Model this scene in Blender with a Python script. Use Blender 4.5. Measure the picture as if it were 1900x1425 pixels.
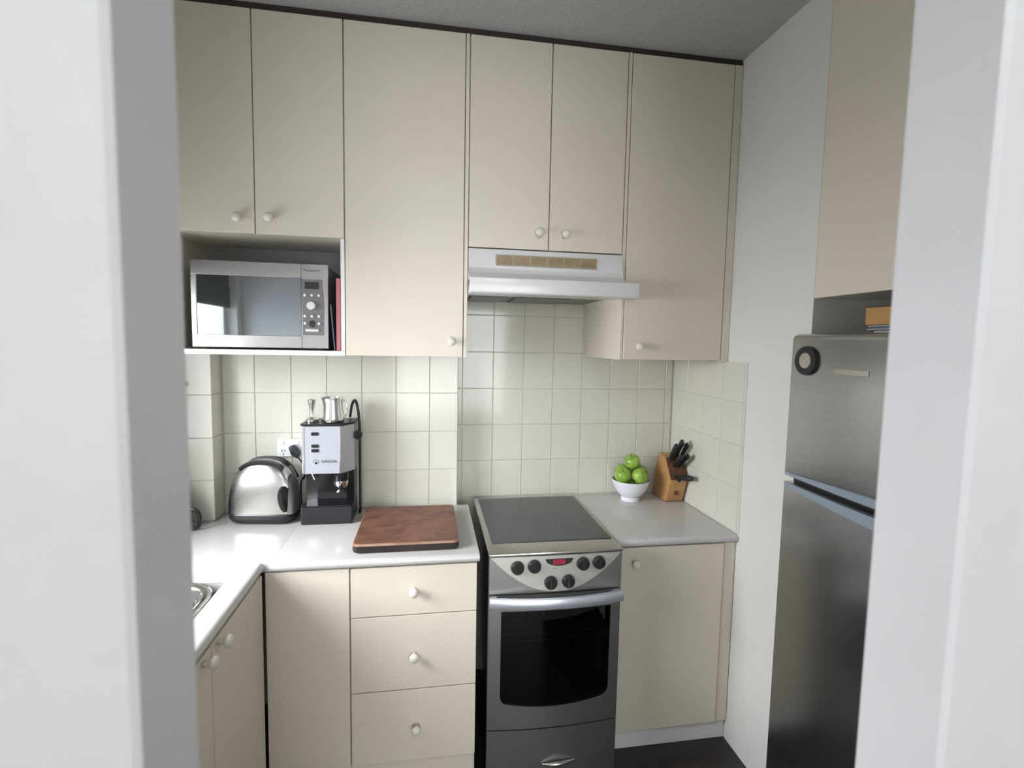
import bpy, bmesh, math, random
from mathutils import Vector, Matrix
random.seed(7)
PI = math.pi
SC = bpy.context.scene
COL = SC.collection
for o in list(bpy.data.objects): bpy.data.objects.remove(o)

# ------------------------------------------------------------------ camera
def cam_axes(yaw, pit, rol):
    f = Vector((-math.sin(yaw)*math.cos(pit), math.cos(yaw)*math.cos(pit), math.sin(pit)))
    r = f.cross(Vector((0, 0, 1))).normalized(); u = r.cross(f)
    return math.cos(rol)*r+math.sin(rol)*u, -math.sin(rol)*r+math.cos(rol)*u, f
cd = bpy.data.cameras.new('camera'); cam = bpy.data.objects.new('camera', cd); COL.objects.link(cam)
_r, _u, _f = cam_axes(-.1622, -.0813, .0187)
cam.matrix_world = Matrix(((_r.x, _u.x, -_f.x, 0), (_r.y, _u.y, -_f.y, -2.4417), (_r.z, _u.z, -_f.z, 1.6651), (0, 0, 0, 1)))
cd.sensor_width = 36; cd.lens = 36*935.4/1900; cd.clip_start = .02
cd.dof.use_dof = True; cd.dof.focus_distance = 2.2; cd.dof.aperture_fstop = 2.4
SC.camera = cam
# ------------------------------------------------------------------ view, world
SC.view_settings.view_transform = 'Standard'; SC.view_settings.look = 'None'
SC.view_settings.gamma = 1; SC.view_settings.exposure = 0.18
SC.view_settings.use_curve_mapping = False
W = bpy.data.worlds.new('world'); SC.world = W; W.use_nodes = True
W.node_tree.nodes['Background'].inputs[0].default_value = (.90, .935, 1, 1)
W.node_tree.nodes['Background'].inputs[1].default_value = 4.1
def area(name, loc, target, sx, sy, power, color):
    l = bpy.data.lights.new(name, 'AREA'); l.shape = 'RECTANGLE'; l.size = sx; l.size_y = sy
    l.energy = power; l.color = color
    o = bpy.data.objects.new(name, l); COL.objects.link(o); o.location = loc
    o.rotation_euler = (Vector(target)-Vector(loc)).to_track_quat('-Z', 'Y').to_euler()
    return o
# daylight entering by the kitchen window, then added fill lamps in the hall
area('window_daylight', (-2.25, -1.60, 2.15), (.1, -.80, 1.0), 1.5, 1.4, 165, (.95, .955, 1))
area('window_portal', (-1.31, -1.2, 1.68), (0, -1.2, 1.68), 1.15, 1.3, 1, (1, 1, 1)).data.cycles.is_portal = True
area('hall_fill_back', (.35, -8.2, 1.45), (.35, -3, 1.45), 3.0, 2.5, 150, (.93, .96, 1))  # added frontal fill before the closed hall end, no window there
area('hall_fill_top', (.12, -2.95, 2.75), (.12, -2.1, 1.9),   .45, .35, 6, (.95, .97, 1))  # added fill without a fixture, brightens the upper part of the doorway wall

# ------------------------------------------------------------------ materials
def nm(name):
    m = bpy.data.materials.new(name); m.use_nodes = True
    return m, m.node_tree, m.node_tree.nodes['Principled BSDF']
def coords(nt, scale=(1, 1, 1)):
    t = nt.nodes.new('ShaderNodeTexCoord'); mp = nt.nodes.new('ShaderNodeMapping'); mp.inputs[3].default_value = scale
    nt.links.new(t.outputs['Object'], mp.inputs[0]); return mp.outputs[0]
def pbr(name, col, rough=.5, metal=0, var=.04, nscale=6, bump=0, bscale=60, stretch=(1, 1, 1), coat=0, spec=.5, aniso=0):
    m, nt, b = nm(name)
    b.inputs['Roughness'].default_value = rough; b.inputs['Metallic'].default_value = metal
    b.inputs['Specular IOR Level'].default_value = spec
    b.inputs['Coat Weight'].default_value = coat; b.inputs['Coat Roughness'].default_value = .05
    v = coords(nt, stretch)
    n = nt.nodes.new('ShaderNodeTexNoise'); n.inputs['Scale'].default_value = nscale; n.inputs['Detail'].default_value = 4
    nt.links.new(v, n.inputs[0])
    r = nt.nodes.new('ShaderNodeValToRGB')
    c0 = tuple(max(0, c*(1-var)) for c in col); c1 = tuple(min(1, c*(1+var)) for c in col)
    r.color_ramp.elements[0].color = (*c0, 1); r.color_ramp.elements[1].color = (*c1, 1)
    r.color_ramp.elements[0].position = .3; r.color_ramp.elements[1].position = .7
    nt.links.new(n.outputs[0], r.inputs[0]); nt.links.new(r.outputs[0], b.inputs['Base Color'])
    if bump:
        n2 = nt.nodes.new('ShaderNodeTexNoise'); n2.inputs['Scale'].default_value = bscale; n2.inputs['Detail'].default_value = 3
        nt.links.new(v, n2.inputs[0])
        bp = nt.nodes.new('ShaderNodeBump'); bp.inputs['Strength'].default_value = bump; bp.inputs['Distance'].default_value = .004
        nt.links.new(n2.outputs[0], bp.inputs['Height']); nt.links.new(bp.outputs[0], b.inputs['Normal'])
    return m
M = {}
M['paint'] = pbr('white_wall_paint', (.785, .77, .735), .45, var=.015, bump=.06, bscale=90)
M['jamb'] = pbr('gloss_white_jamb_paint', (.76, .76, .77), .38, var=.02, nscale=9, bump=.05, bscale=40)
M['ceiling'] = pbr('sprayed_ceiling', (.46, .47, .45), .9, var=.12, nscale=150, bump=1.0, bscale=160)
M['cream'] = pbr('cream_laminate', (.76, .69, .575), .36, var=.012, nscale=2)
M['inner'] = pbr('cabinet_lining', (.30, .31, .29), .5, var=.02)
M['edge'] = pbr('white_edge_strip', (.84, .83, .81), .35, var=.01)
M['knob'] = pbr('cream_enamel_knob', (.78, .74, .66), .22, var=.01)
M['tile'] = pbr('cream_glazed_tile', (.71, .69, .61), .12, var=.03, nscale=1.7, bump=.10, bscale=9)
M['grout'] = pbr('grey_grout', (.67, .645, .565), .85, var=.08, nscale=40)
M['top'] = pbr('pale_worktop_laminate', (.60, .58, .56), .16, var=.05, nscale=220)
M['steel'] = pbr('brushed_steel', (.62, .60, .57), .27, 1, var=.05, nscale=8, stretch=(2, 2, 90), bump=.05, bscale=10)
M['fridge'] = pbr('fridge_steel', (.50, .50, .51), .24, 1, var=.05, nscale=5, stretch=(2, 2, 60), bump=.04, bscale=8)
M['fgrip'] = pbr('blue_grey_grip', (.36, .42, .50), .35, .35, var=.03)
M['ovensteel'] = pbr('dark_oven_steel', (.40, .395, .375), .32, .9, var=.05, nscale=6, stretch=(60, 2, 2), bump=.04, bscale=8)
M['smile'] = pbr('satin_control_plate', (.66, .64, .58), .38, .6, var=.03, nscale=20)
M['chrome'] = pbr('chrome', (.80, .79, .77), .09, 1, var=.01)
M['silver'] = pbr('silver_painted_plastic', (.54, .56, .60), .30, .35, var=.02)
M['alu'] = pbr('pale_aluminium', (.74, .78, .84), .28, .7, var=.02)
M['black'] = pbr('black_plastic', (.016, .017, .019), .32, var=.1)
M['blackgloss'] = pbr('black_gloss', (.010, .011, .013), .10, var=.1)
M['hob'] = pbr('dark_glass_hob', (.050, .058, .060), .14, var=.10, nscale=30)
M['mwglass'] = pbr('dark_mirror_glass', (.42, .45, .47), .03, .95, var=.02)
M['mwpanel'] = pbr('grey_panel', (.20, .20, .19), .3, .3, var=.03)
M['button'] = pbr('pale_button', (.74, .74, .72), .3, .2, var=.01)
M['lcd'] = pbr('dark_display', (.035, .04, .035), .15, var=.02)
M['hood'] = pbr('white_enamel', (.78, .775, .755), .22, var=.015)
M['hoodunder'] = pbr('hood_filter_grey', (.20, .20, .185), .4, .3, var=.05)
M['grille'] = pbr('tan_grille', (.36, .27, .15), .5, var=.15, nscale=30)
M['floor'] = pbr('dark_brown_floor', (.020, .016, .014), .30, var=.3, nscale=5)
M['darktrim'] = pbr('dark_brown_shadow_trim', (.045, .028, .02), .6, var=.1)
M['white_china'] = pbr('white_china', (.80, .82, .86), .12, var=.01)
M['stem'] = pbr('apple_stem', (.10, .06, .03), .7)
M['paper'] = pbr('tan_page_edges', (.50, .27, .10), .8, var=.15, nscale=4, stretch=(1, 1, 120))
M['bookcover'] = pbr('dark_cover', (.03, .022, .02), .5)
M['bluegrey'] = pbr('blue_grey_cover', (.10, .12, .14), .4)
M['whitebook'] = pbr('pale_cover', (.6, .6, .62), .5)
M['redbook'] = pbr('dusty_red_cover', (.42, .13, .14), .5)
M['beige'] = pbr('beige_dial', (.42, .38, .30), .5, var=.25, nscale=90)
M['plugwhite'] = pbr('white_socket_plastic', (.80, .80, .80), .3, var=.01)
M['blind'] = pbr('dark_blind_cloth', (.05, .055, .05), .8, var=.1)
M['enamel'] = pbr('oven_enamel', (.03, .03, .032), .4)
def apple_mat():
    m, nt, b = nm('green_apple_skin')
    v = coords(nt); n = nt.nodes.new('ShaderNodeTexNoise'); n.inputs['Scale'].default_value = 22; n.inputs['Detail'].default_value = 5
    nt.links.new(v, n.inputs[0]); r = nt.nodes.new('ShaderNodeValToRGB')
    r.color_ramp.elements[0].color = (.16, .32, .035, 1); r.color_ramp.elements[1].color = (.42, .60, .11, 1)
    r.color_ramp.elements[0].position = .3; r.color_ramp.elements[1].position = .7
    nt.links.new(n.outputs[0], r.inputs[0]); nt.links.new(r.outputs[0], b.inputs['Base Color'])
    b.inputs['Roughness'].default_value = .22; return m
M['apple'] = apple_mat()
def wood(name, a, b_, scale, stretch, rough=.45, dist=3.):
    m, nt, b = nm(name); v = coords(nt, stretch)
    n = nt.nodes.new('ShaderNodeTexNoise'); n.inputs['Scale'].default_value = scale; n.inputs['Detail'].default_value = 6
    n.inputs['Distortion'].default_value = dist*.2
    nt.links.new(v, n.inputs[0]); r = nt.nodes.new('ShaderNodeValToRGB')
    r.color_ramp.elements[0].color = (*a, 1); r.color_ramp.elements[1].color = (*b_, 1)
    r.color_ramp.elements[0].position = .32; r.color_ramp.elements[1].position = .68
    nt.links.new(n.outputs[0], r.inputs[0]); nt.links.new(r.outputs[0], b.inputs['Base Color'])
    b.inputs['Roughness'].default_value = rough
    bp = nt.nodes.new('ShaderNodeBump'); bp.inputs['Strength'].default_value = .12; bp.inputs['Distance'].default_value = .002
    nt.links.new(n.outputs[0], bp.inputs['Height']); nt.links.new(bp.outputs[0], b.inputs['Normal'])
    return m
M['board'] = wood('worn_chopping_board_wood', (.120, .046, .026), (.235, .105, .064), 14, (1, 1.5, 1), .5)
M['boardside'] = wood('dark_board_edge', (.012, .008, .007), (.035, .020, .015), 12, (1, 1, 4), .45)
M['boardrim'] = wood('pale_board_edge', (.26, .14, .085), (.42, .25, .165), 12, (1, 4, 1), .4)
M['block'] = wood('honey_beech_block', (.42, .21, .075), (.58, .32, .13), 7, (1, 1, .35), .38)
M['blockdark'] = wood('brown_slot_face', (.10, .035, .018), (.22, .085, .04), 20, (1, 1, 1), .4)
def glassy(name, tint, refl=.1, ior=1.5):
    m, nt, b = nm(name)
    t = nt.nodes.new('ShaderNodeBsdfTransparent'); t.inputs[0].default_value = (*tint, 1)
    g = nt.nodes.new('ShaderNodeBsdfGlossy'); g.inputs['Roughness'].default_value = .03
    lw = nt.nodes.new('ShaderNodeLayerWeight'); lw.inputs[0].default_value = .5
    pw = nt.nodes.new('ShaderNodeMath'); pw.operation = 'POWER'; pw.inputs[1].default_value = 5
    nt.links.new(lw.outputs['Facing'], pw.inputs[0])
    fr = nt.nodes.new('ShaderNodeMath'); fr.operation = 'MULTIPLY_ADD'; fr.inputs[1].default_value = .9; fr.inputs[2].default_value = refl
    nt.links.new(pw.outputs[0], fr.inputs[0])
    mx = nt.nodes.new('ShaderNodeMixShader'); nt.links.new(fr.outputs[0], mx.inputs[0])
    nt.links.new(t.outputs[0], mx.inputs[1]); nt.links.new(g.outputs[0], mx.inputs[2])
    nt.links.new(mx.outputs[0], nt.nodes['Material Output'].inputs[0]); return m
M['glass'] = glassy('window_glass', (.97, .98, .98), .04)
M['ovenglass'] = glassy('tinted_oven_glass', (.12, .13, .13), .07)
def emit(name, col, s):
    m, nt, b = nm(name); b.inputs['Base Color'].default_value = (*col, 1)
    b.inputs['Emission Color'].default_value = (*col, 1); b.inputs['Emission Strength'].default_value = s; return m
M['redled'] = emit('red_clock_display', (.22, .012, .03), .5)

# ------------------------------------------------------------------ mesh helpers
ORG = {}
def org(o):
    v = Vector((0, 0, 0))
    while o is not None:
        v += o.location; o = o.parent
    return v
def put(name, bm, mat, parent=None, local=False, smooth=False, ang=None):
    """link one mesh object; verts are world coords unless local"""
    if parent is not None and not local:
        bmesh.ops.translate(bm, verts=bm.verts, vec=-org(parent))
    bmesh.ops.recalc_face_normals(bm, faces=bm.faces)
    me = bpy.data.meshes.new(name); bm.to_mesh(me); bm.free()
    me.materials.append(M[mat] if isinstance(mat, str) else mat)
    if smooth:
        for p in me.polygons: p.use_smooth = True
        if ang: me.set_sharp_from_angle(angle=math.radians(ang))
    o = bpy.data.objects.new(name, me); COL.objects.link(o)
    if parent is not None: o.parent = parent
    return o
def tag(o, label, cat, group=None):
    o['label'] = label; o['category'] = cat
    if group: o['group'] = group
    return o
def thing(name, label, cat, loc, group=None, rotz=0):
    o = bpy.data.objects.new(name, None); COL.objects.link(o); o.location = loc; o.rotation_euler = (0, 0, rotz)
    o.empty_display_size = .05
    return tag(o, label, cat, group)
def struct(o): o['kind'] = 'structure'; return o
def add_box(bm, x0, x1, y0, y1, z0, z1, bev=0, seg=1):
    r = bmesh.ops.create_cube(bm, size=1)
    vs = r['verts']
    for v in vs:
        v.co = Vector((x0 if v.co.x < 0 else x1, y0 if v.co.y < 0 else y1, z0 if v.co.z < 0 else z1))
    if bev:
        es = list({e for v in vs for e in v.link_edges})
        bmesh.ops.bevel(bm, geom=es, offset=bev, segments=seg, profile=.5, affect='EDGES')
    return bm
def B(x0, x1, y0, y1, z0, z1, bev=0, seg=1):
    return add_box(bmesh.new(), x0, x1, y0, y1, z0, z1, bev, seg)
def boxes(*bs, bev=0):
    bm = bmesh.new()
    for b in bs: add_box(bm, *b, bev)
    return bm
def add_prism(bm, pts, axis, a0, a1):
    """pts: 2D polygon in the other two axes (order x,y,z minus axis); extrude a0..a1"""
    def mk(p, a):
        return {'x': (a, p[0], p[1]), 'y': (p[0], a, p[1]), 'z': (p[0], p[1], a)}[axis]
    A = [bm.verts.new(mk(p, a0)) for p in pts]; Bv = [bm.verts.new(mk(p, a1)) for p in pts]
    n = len(pts)
    bm.faces.new(A); bm.faces.new(Bv[::-1])
    for i in range(n): bm.faces.new((A[i], Bv[i], Bv[(i+1) % n], A[(i+1) % n]))
    return bm
def prism(pts, axis, a0, a1, bev=0, seg=2):
    bm = add_prism(bmesh.new(), pts, axis, a0, a1)
    if bev: bmesh.ops.bevel(bm, geom=list(bm.edges), offset=bev, segments=seg, profile=.5, affect='EDGES')
    return bm
def add_lathe(bm, prof, c=(0, 0, 0), n=24, d=(0, 0, 1), sx=1, sy=1):
    """prof: (r, h) pairs along direction d from c"""
    q = Vector((0, 0, 1)).rotation_difference(Vector(d).normalized())
    rings = []
    for r, h in prof:
        if r < 1e-6: rings.append([bm.verts.new(Vector(c)+q @ Vector((0, 0, h)))])
        else: rings.append([bm.verts.new(Vector(c)+q @ Vector((r*sx*math.cos(2*PI*k/n), r*sy*math.sin(2*PI*k/n), h))) for k in range(n)])
    for a, b in zip(rings, rings[1:]):
        if len(a) == 1 and len(b) == 1: continue
        for k in range(n):
            k2 = (k+1) % n
            if len(a) == 1: bm.faces.new((a[0], b[k], b[k2]))
            elif len(b) == 1: bm.faces.new((a[k], a[k2], b[0]))
            else: bm.faces.new((a[k], a[k2], b[k2], b[k]))
    return bm
def lathe(prof, c=(0, 0, 0), n=24, d=(0, 0, 1), **k): return add_lathe(bmesh.new(), prof, c, n, d, **k)
def add_tube(bm, pts, r, n=8):
    pts = [Vector(p) for p in pts]; rings = []
    up = Vector((0, 0, 1))
    for i, p in enumerate(pts):
        t = (pts[min(i+1, len(pts)-1)]-pts[max(i-1, 0)]).normalized()
        s = t.cross(up)
        if s.length < .05: s = t.cross(Vector((1, 0, 0)))
        s.normalize(); w = s.cross(t).normalized()
        rr = r[i] if isinstance(r, (list, tuple)) else r
        rings.append([bm.verts.new(p+rr*(math.cos(2*PI*k/n)*s+math.sin(2*PI*k/n)*w)) for k in range(n)])
    for a, b in zip(rings, rings[1:]):
        for k in range(n): bm.faces.new((a[k], a[(k+1) % n], b[(k+1) % n], b[k]))
    bm.faces.new(rings[0]); bm.faces.new(rings[-1][::-1])
    return bm
def tube(pts, r, n=8): return add_tube(bmesh.new(), pts, r, n)
def spline(pts, m=8):
    P = [Vector(p) for p in pts]; P = [2*P[0]-P[1]]+P+[2*P[-1]-P[-2]]; out = []
    for i in range(1, len(P)-2):
        for k in range(m):
            t = k/m; a, b, c, d = P[i-1:i+3]
            out.append(.5*((2*b)+(c-a)*t+(2*a-5*b+4*c-d)*t*t+(3*b-a-3*c+d)*t**3))
    out.append(P[-2]); return out
def text(name, s, size, loc, rot, mat, parent):
    cu = bpy.data.curves.new(name, 'FONT'); cu.body = s; cu.size = size; cu.extrude = .0004
    cu.align_x = 'CENTER'; cu.align_y = 'CENTER'
    t = bpy.data.objects.new(name, cu); COL.objects.link(t)
    dg = bpy.context.evaluated_depsgraph_get(); me = bpy.data.meshes.new_from_object(t.evaluated_get(dg))
    bpy.data.objects.remove(t); me.materials.clear(); me.materials.append(M[mat])
    o = bpy.data.objects.new(name, me); COL.objects.link(o); o.parent = parent
    o.location = Vector(loc)-org(parent); o.rotation_euler = rot
    return o
def bevel_mod(o, w=.002, seg=2):
    m = o.modifiers.new('bevel', 'BEVEL'); m.width = w; m.segments = seg; m.limit_method = 'ANGLE'; return o

# ------------------------------------------------------------------ dimensions
XR = 1.2412           # right wall
YL = -.1124           # tiled wall on the left half
XP, YP = -.8852, -.2197   # tiled pillar
XW = -1.16            # left (window) wall
YF, YR = -.6794, -.617    # worktop front edges
ZT = 2.803            # top of the wall cabinets
ZC = 2.825            # ceiling
ZB = 1.6047           # underside of the wall cabinets
YU = -.476            # wall cabinet fronts
JF, JN = -1.82, -1.945    # doorway wall, kitchen face and hall face
JL, JR = -.270, .635      # doorway jambs
H0 = -8.3             # hall end

# ------------------------------------------------------------------ shell
struct(put('floor', B(-1.3, 2.1, H0-.3, .3, -.06, 0), 'floor'))
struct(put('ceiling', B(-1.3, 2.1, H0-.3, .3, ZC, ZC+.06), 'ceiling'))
wb = struct(put('wall_back', B(.13, XR+.11, 0.0, .12, 0, ZC), 'grout'))
wl = struct(put('wall_back_left', B(XP, .13, YL, .12, 0, ZC), 'grout'))
struct(put('wall_back_corner', B(XW, XP-.0005, YL, .12, ZB-.003, ZC), 'paint'))
wp = struct(put('wall_pillar', boxes((XW, XP, YP, .12, 0, ZB-.004)), 'grout'))
wr = struct(put('wall_right', B(XR+.009, XR+.11, -.940, -.0005, 0, ZC), 'paint'))
struct(put('wall_right_end', B(XR+.009, 1.90, JF+.001, -1.60, 0, ZC), 'paint'))
struct(put('wall_alcove', boxes((1.83, 1.93, -1.6, -.83, 0, ZC), (XR+.11, 1.83, -.940, -.83, 0, ZC)), 'paint'))
# left wall with the window opening
WY0, WY1, WZ0, WZ1 = -1.74, -.62, 1.04, 2.30
wleft = struct(put('wall_left', boxes((XW-.14, XW-.0005, JF+.001, WY0, 0, ZC), (XW-.14, XW-.0005, WY1, .12, 0, ZC),
      (XW-.14, XW-.0005, WY0, WY1, 0, WZ0), (XW-.14, XW-.0005, WY0, WY1, WZ1, ZC)), 'paint'))
# doorway wall (front wall of the kitchen) with rounded corners at the opening
wf = struct(put('wall_front', boxes((-1.3, JL, JN, JF, 0, ZC), (JR, 2.1, JN, JF, 0, ZC), (JL+.0005, JR-.0005, JN+.002, JF-.002, 2.62, ZC), bev=.006), 'jamb'))
struct(put('wall_hall_left', B(-1.3, -1.2, H0, JN-.001, 0, ZC), 'paint'))
struct(put('wall_hall_right', B(2.0, 2.1, H0, JN-.001, 0, ZC), 'paint'))
struct(put('wall_hall_end', boxes((-1.2, 2.0, H0-.1, H0, 0, ZC)), 'paint'))
# dark brown strip standing in for the shadow gap above the cabinets
struct(put('shadow_gap_trim', B(-.93, XR+.006, YU+.006, -.14, ZT+.001, ZC-.001), 'darktrim'))

# window
def window(n, parent=None):
    x0, x1 = XW-.10, XW-.06
    fr = struct(put('window_1', boxes((x0, x1, WY0+.001, WY1-.001, WZ0+.001, WZ0+.05), (x0, x1, WY0+.001, WY1-.001, WZ1-.05, WZ1-.001),
        (x0, x1, WY0+.001, WY0+.05, WZ0+.05, WZ1-.05), (x0, x1, WY1-.05, WY1-.001, WZ0+.05, WZ1-.05),
        (x0, x1, -1.245, -1.195, WZ0+.05, WZ1-.05)), 'hood'))
    put('pane', B(x0+.017, x0+.021, WY0+.051, -1.246, WZ0+.051, WZ1-.051), 'glass', fr)
    put('pane', B(x0+.017, x0+.021, -1.194, WY1-.051, WZ0+.051, WZ1-.051), 'glass', fr)
    put('window_sill', B(XW-.058, XW+.02, WY0+.002, WY1-.002, WZ0+.001, WZ0+.025, .004), 'hood', fr)
window(1)
bl = thing('roman_blind', 'dark cloth blind drawn down over the top of the kitchen window', 'blind', (XW-.03, -1.22, 2.0))
for k in range(4):
    put('fold', B(XW-.052+.004*k, XW-.046+.004*k, WY0+.01, WY1-.01, 2.27-.108*(k+1)+.0015*k, 2.29-.108*k), 'blind', bl)

# ------------------------------------------------------------------ tiles
G = .0011   # half joint
tile_cache = {}
def tile(parent, axis, u0, u1, z0, z1, plane, out):
    """one glazed tile, its back on `plane`, facing `out` (+-1 along axis)"""
    w, h = u1-u0-2*G, z1-z0-2*G
    if w < .006 or h < .006: return
    key = (axis, round(w, 4), round(h, 4), out); T = .0035
    if key not in tile_cache:
        a0, a1 = (0, T) if out > 0 else (-T, 0)
        bm = B(-w/2, w/2, a0, a1, -h/2, h/2) if axis == 'y' else B(a0, a1, -w/2, w/2, -h/2, h/2)
        es = [e for e in bm.edges if all(abs(abs(v.co.y if axis == 'y' else v.co.x)-T) < 1e-6 for v in e.verts)]
        bmesh.ops.bevel(bm, geom=es, offset=.0016, segments=1, affect='EDGES')
        bmesh.ops.recalc_face_normals(bm, faces=bm.faces)
        me = bpy.data.meshes.new('tile'); bm.to_mesh(me); bm.free(); me.materials.append(M['tile']); tile_cache[key] = me
    o = bpy.data.objects.new('tile', tile_cache[key]); COL.objects.link(o); o.parent = parent
    c, z = (u0+u1)/2, (z0+z1)/2
    o.location = (c, plane, z) if axis == 'y' else (plane, c, z)
    # hand-set tiles are never quite in plane
    a, b = random.uniform(-.004, .004), random.uniform(-.004, .004)
    o.rotation_euler = (a, 0, b) if axis == 'y' else (0, a, b)
def grid(parent, axis, us, zs, plane, out):
    for a, b in zip(us, us[1:]):
        for c, d in zip(zs, zs[1:]): tile(parent, axis, a, b, c, d, plane, out)
zb_ = [.9035, 1.0857, 1.2634, 1.4411, 1.6188, 1.7965, 1.93]
grid(wb, 'y', [.132, .1556]+[.3053+.1497*k for k in range(7)]+[1.2405], zb_, -.0003, -1)
zl_ = [.9035, 1.0742, 1.2519, 1.4296, 1.6035]
grid(wl, 'y', [XP+.007]+[-.7488+.1497*k for k in range(6)]+[.129], zl_, YL-.0003, -1)
grid(wp, 'y', [XW+.002, -1.035, XP+.006], zl_, YP-.0003, -1)
grid(wp, 'x', [YP+.001, YL-.007], zl_, XP+.0003, 1)
zr_ = [.9035, 1.0857, 1.2634, 1.4411, 1.6035]
grid(wr, 'x', [YR+.001]+[-.1497*k for k in (4, 3, 2, 1)]+[-.008], zr_, XR+.0085, -1)

# ------------------------------------------------------------------ cabinets
def knob_mesh(d):
    bm = lathe([(0.0, -.0), (.0085, 0), (.0070, .006), (.0075, .012), (.0135, .016), (.0172, .022), (.0172, .027), (.0135, .032), (.006, .0345), (0, .035)], n=20, d=d)
    bmesh.ops.recalc_face_normals(bm, faces=bm.faces)
    me = bpy.data.meshes.new('knob'); bm.to_mesh(me); bm.free(); me.materials.append(M['knob'])
    for p in me.polygons: p.use_smooth = True
    return me
KN = {'-y': knob_mesh((0, -1, 0)), '+x': knob_mesh((1, 0, 0)), '-x': knob_mesh((-1, 0, 0))}
def knob(parent, loc, d='-y'):
    o = bpy.data.objects.new('knob', KN[d]); COL.objects.link(o); o.parent = parent; o.location = Vector(loc)-org(parent)
    return o
g = .0018
def door(parent, x0, x1, z0, z1, yf, kn=None, name='door', t=.017):
    d = put(name, B(x0+g, x1-g, yf, yf+t, z0+g, z1-g, .0012), 'cream', parent)
    if kn: knob(d, (kn[0], yf-.0002, kn[1]))
    return d
YB = YU+.019   # carcass front behind the doors
# 1 two-door cabinet over the microwave niche
Z1 = 2.036
c1 = thing('wall_cabinet', 'cream two-door wall cabinet above the open microwave niche', 'cabinet', (-.62, -.3, ZB), 'cream wall cabinets')
put('carcass', B(-.93, -.313, YB, -.125, Z1+.003, ZT), 'cream', c1)
door(c1, -.929, -.619, Z1, ZT, YU, (-.673, 2.088))
door(c1, -.619, -.3125, Z1, ZT, YU, (-.567, 2.094))
put('shelf', B(-.93, -.313, YU, -.125, ZB, ZB+.018, .001), 'edge', c1)
put('side_panel', B(-.327, -.313, YU, -.125, ZB+.019, Z1-.001), 'edge', c1)
put('side_panel', B(-.93, -.916, YU, -.125, ZB+.019, Z1+.0025), 'cream', c1)
put('back_panel', B(-.9155, -.3275, -.137, -.1255, ZB+.0185, Z1+.0025), 'inner', c1)
# 2 tall single-door cabinet
c2 = thing('wall_cabinet', 'tall cream single-door wall cabinet between the microwave niche and the range hood', 'cabinet', (-.09, -.3, ZB), 'cream wall cabinets')
put('carcass', B(-.3115, .126, YB, -.120, ZB+.002, ZT), 'cream', c2)
door(c2, -.3115, .1265, ZB, ZT, YU, (.082, 1.667))
put('end_panel', B(.1275, .141, YU+.001, -.008, ZB, ZT, .001), 'cream', c2)
# 3 two-door over the hood
Z3 = 2.0275
c3 = thing('wall_cabinet', 'short cream two-door wall cabinet directly above the range hood', 'cabinet', (.45, -.3, Z3), 'cream wall cabinets')
put('carcass', B(.143, .759, YB, -.01, Z3+.003, ZT), 'cream', c3)
door(c3, .1425, .4565, Z3, ZT, YU, (.417, 2.093))
door(c3, .4565, .761, Z3, ZT, YU, (.521, 2.092))
# 4 right tall cabinet
c4 = thing('wall_cabinet', 'tall cream single-door wall cabinet at the right wall above the fruit bowl', 'cabinet', (1.0, -.3, ZB), 'cream wall cabinets')
put('carcass', B(.777, 1.213, YB, -.01, ZB+.002, ZT), 'cream', c4)
put('end_panel', B(.7625, .776, YU+.001, -.008, ZB, ZT, .001), 'cream', c4)
door(c4, .777, 1.213, ZB, ZT, YU, (.842, 1.660))
put('filler_strip', B(1.2145, XR+.0075, YU+.002, YU+.02, ZB-.004, ZT, .001), 'cream', c4)
# 5 cabinet over the fridge, facing the room
c5 = thing('wall_cabinet', 'cream wall cabinet over the fridge facing the window side', 'cabinet', (1.4, -1.25, 1.83), 'cream wall cabinets')
put('carcass', B(XR+.020, 1.829, -1.598, -.942, 1.832, ZC-.003), 'cream', c5)
for a, b in ((-1.597, -1.272), (-1.270, -.949)):
    put('door', B(XR, XR+.0185, a+g, b-g, 1.829, ZC-.006, .0012), 'cream', c5)

# ---- base units
FD = YF+.012   # fronts
b1 = thing('base_cabinet', 'narrow cream corner panel base cabinet left of the drawers', 'cabinet', (-.41, -.4, 0), 'cream base cabinets')
put('carcass', B(-.553, -.275, FD+.019, -.125, .12, .866), 'cream', b1)
put('door', B(-.5525, -.2755, FD, FD+.0185, .122, .8655, .0012), 'cream', b1)
put('kick_board', B(-.553, -.275, FD+.045, FD+.06, .001, .119), 'cream', b1)
b2 = thing('drawer_cabinet', 'cream three-drawer base cabinet left of the oven', 'cabinet', (-.05, -.4, 0), 'cream base cabinets')
put('carcass', B(-.274, .172, FD+.019, -.125, .122, .866), 'cream', b2)
for z0, z1, kx, kz in ((.6825, .8655, -.052, .775), (.4000, .6825, -.050, .532), (.122, .4000, -.042, .255)):
    door(b2, -.2725, .1755, z0, z1, FD, (kx, kz), 'drawer')
put('kick_board', B(-.274, .174, FD+.02, FD+.035, .001, .119), 'cream', b2)
b3 = thing('base_cabinet', 'cream single-door base cabinet between the oven and the right wall', 'cabinet', (1.0, -.3, 0), 'cream base cabinets')
put('carcass', B(.742, 1.198, -.585, -.01, .09, .866), 'cream', b3)
door(b3, .742, 1.196, .086, .8655, -.605, (.807, .803))
put('filler_strip', B(1.198, XR+.006, -.600, -.583, .086, .8655, .001), 'cream', b3)
put('kick_board', B(.742, XR+.006, -.585, -.57, .001, .083), 'edge', b3)
b4 = thing('base_cabinet', 'cream double-door sink cabinet along the left wall under the window', 'cabinet', (-.85, -1.2, 0), 'cream base cabinets')
put('carcass', boxes((XW+.002, -.578, JF+.003, -.672, .12, .70), (-.60, -.578, JF+.003, -.672, .70, .866)), 'cream', b4)
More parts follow.
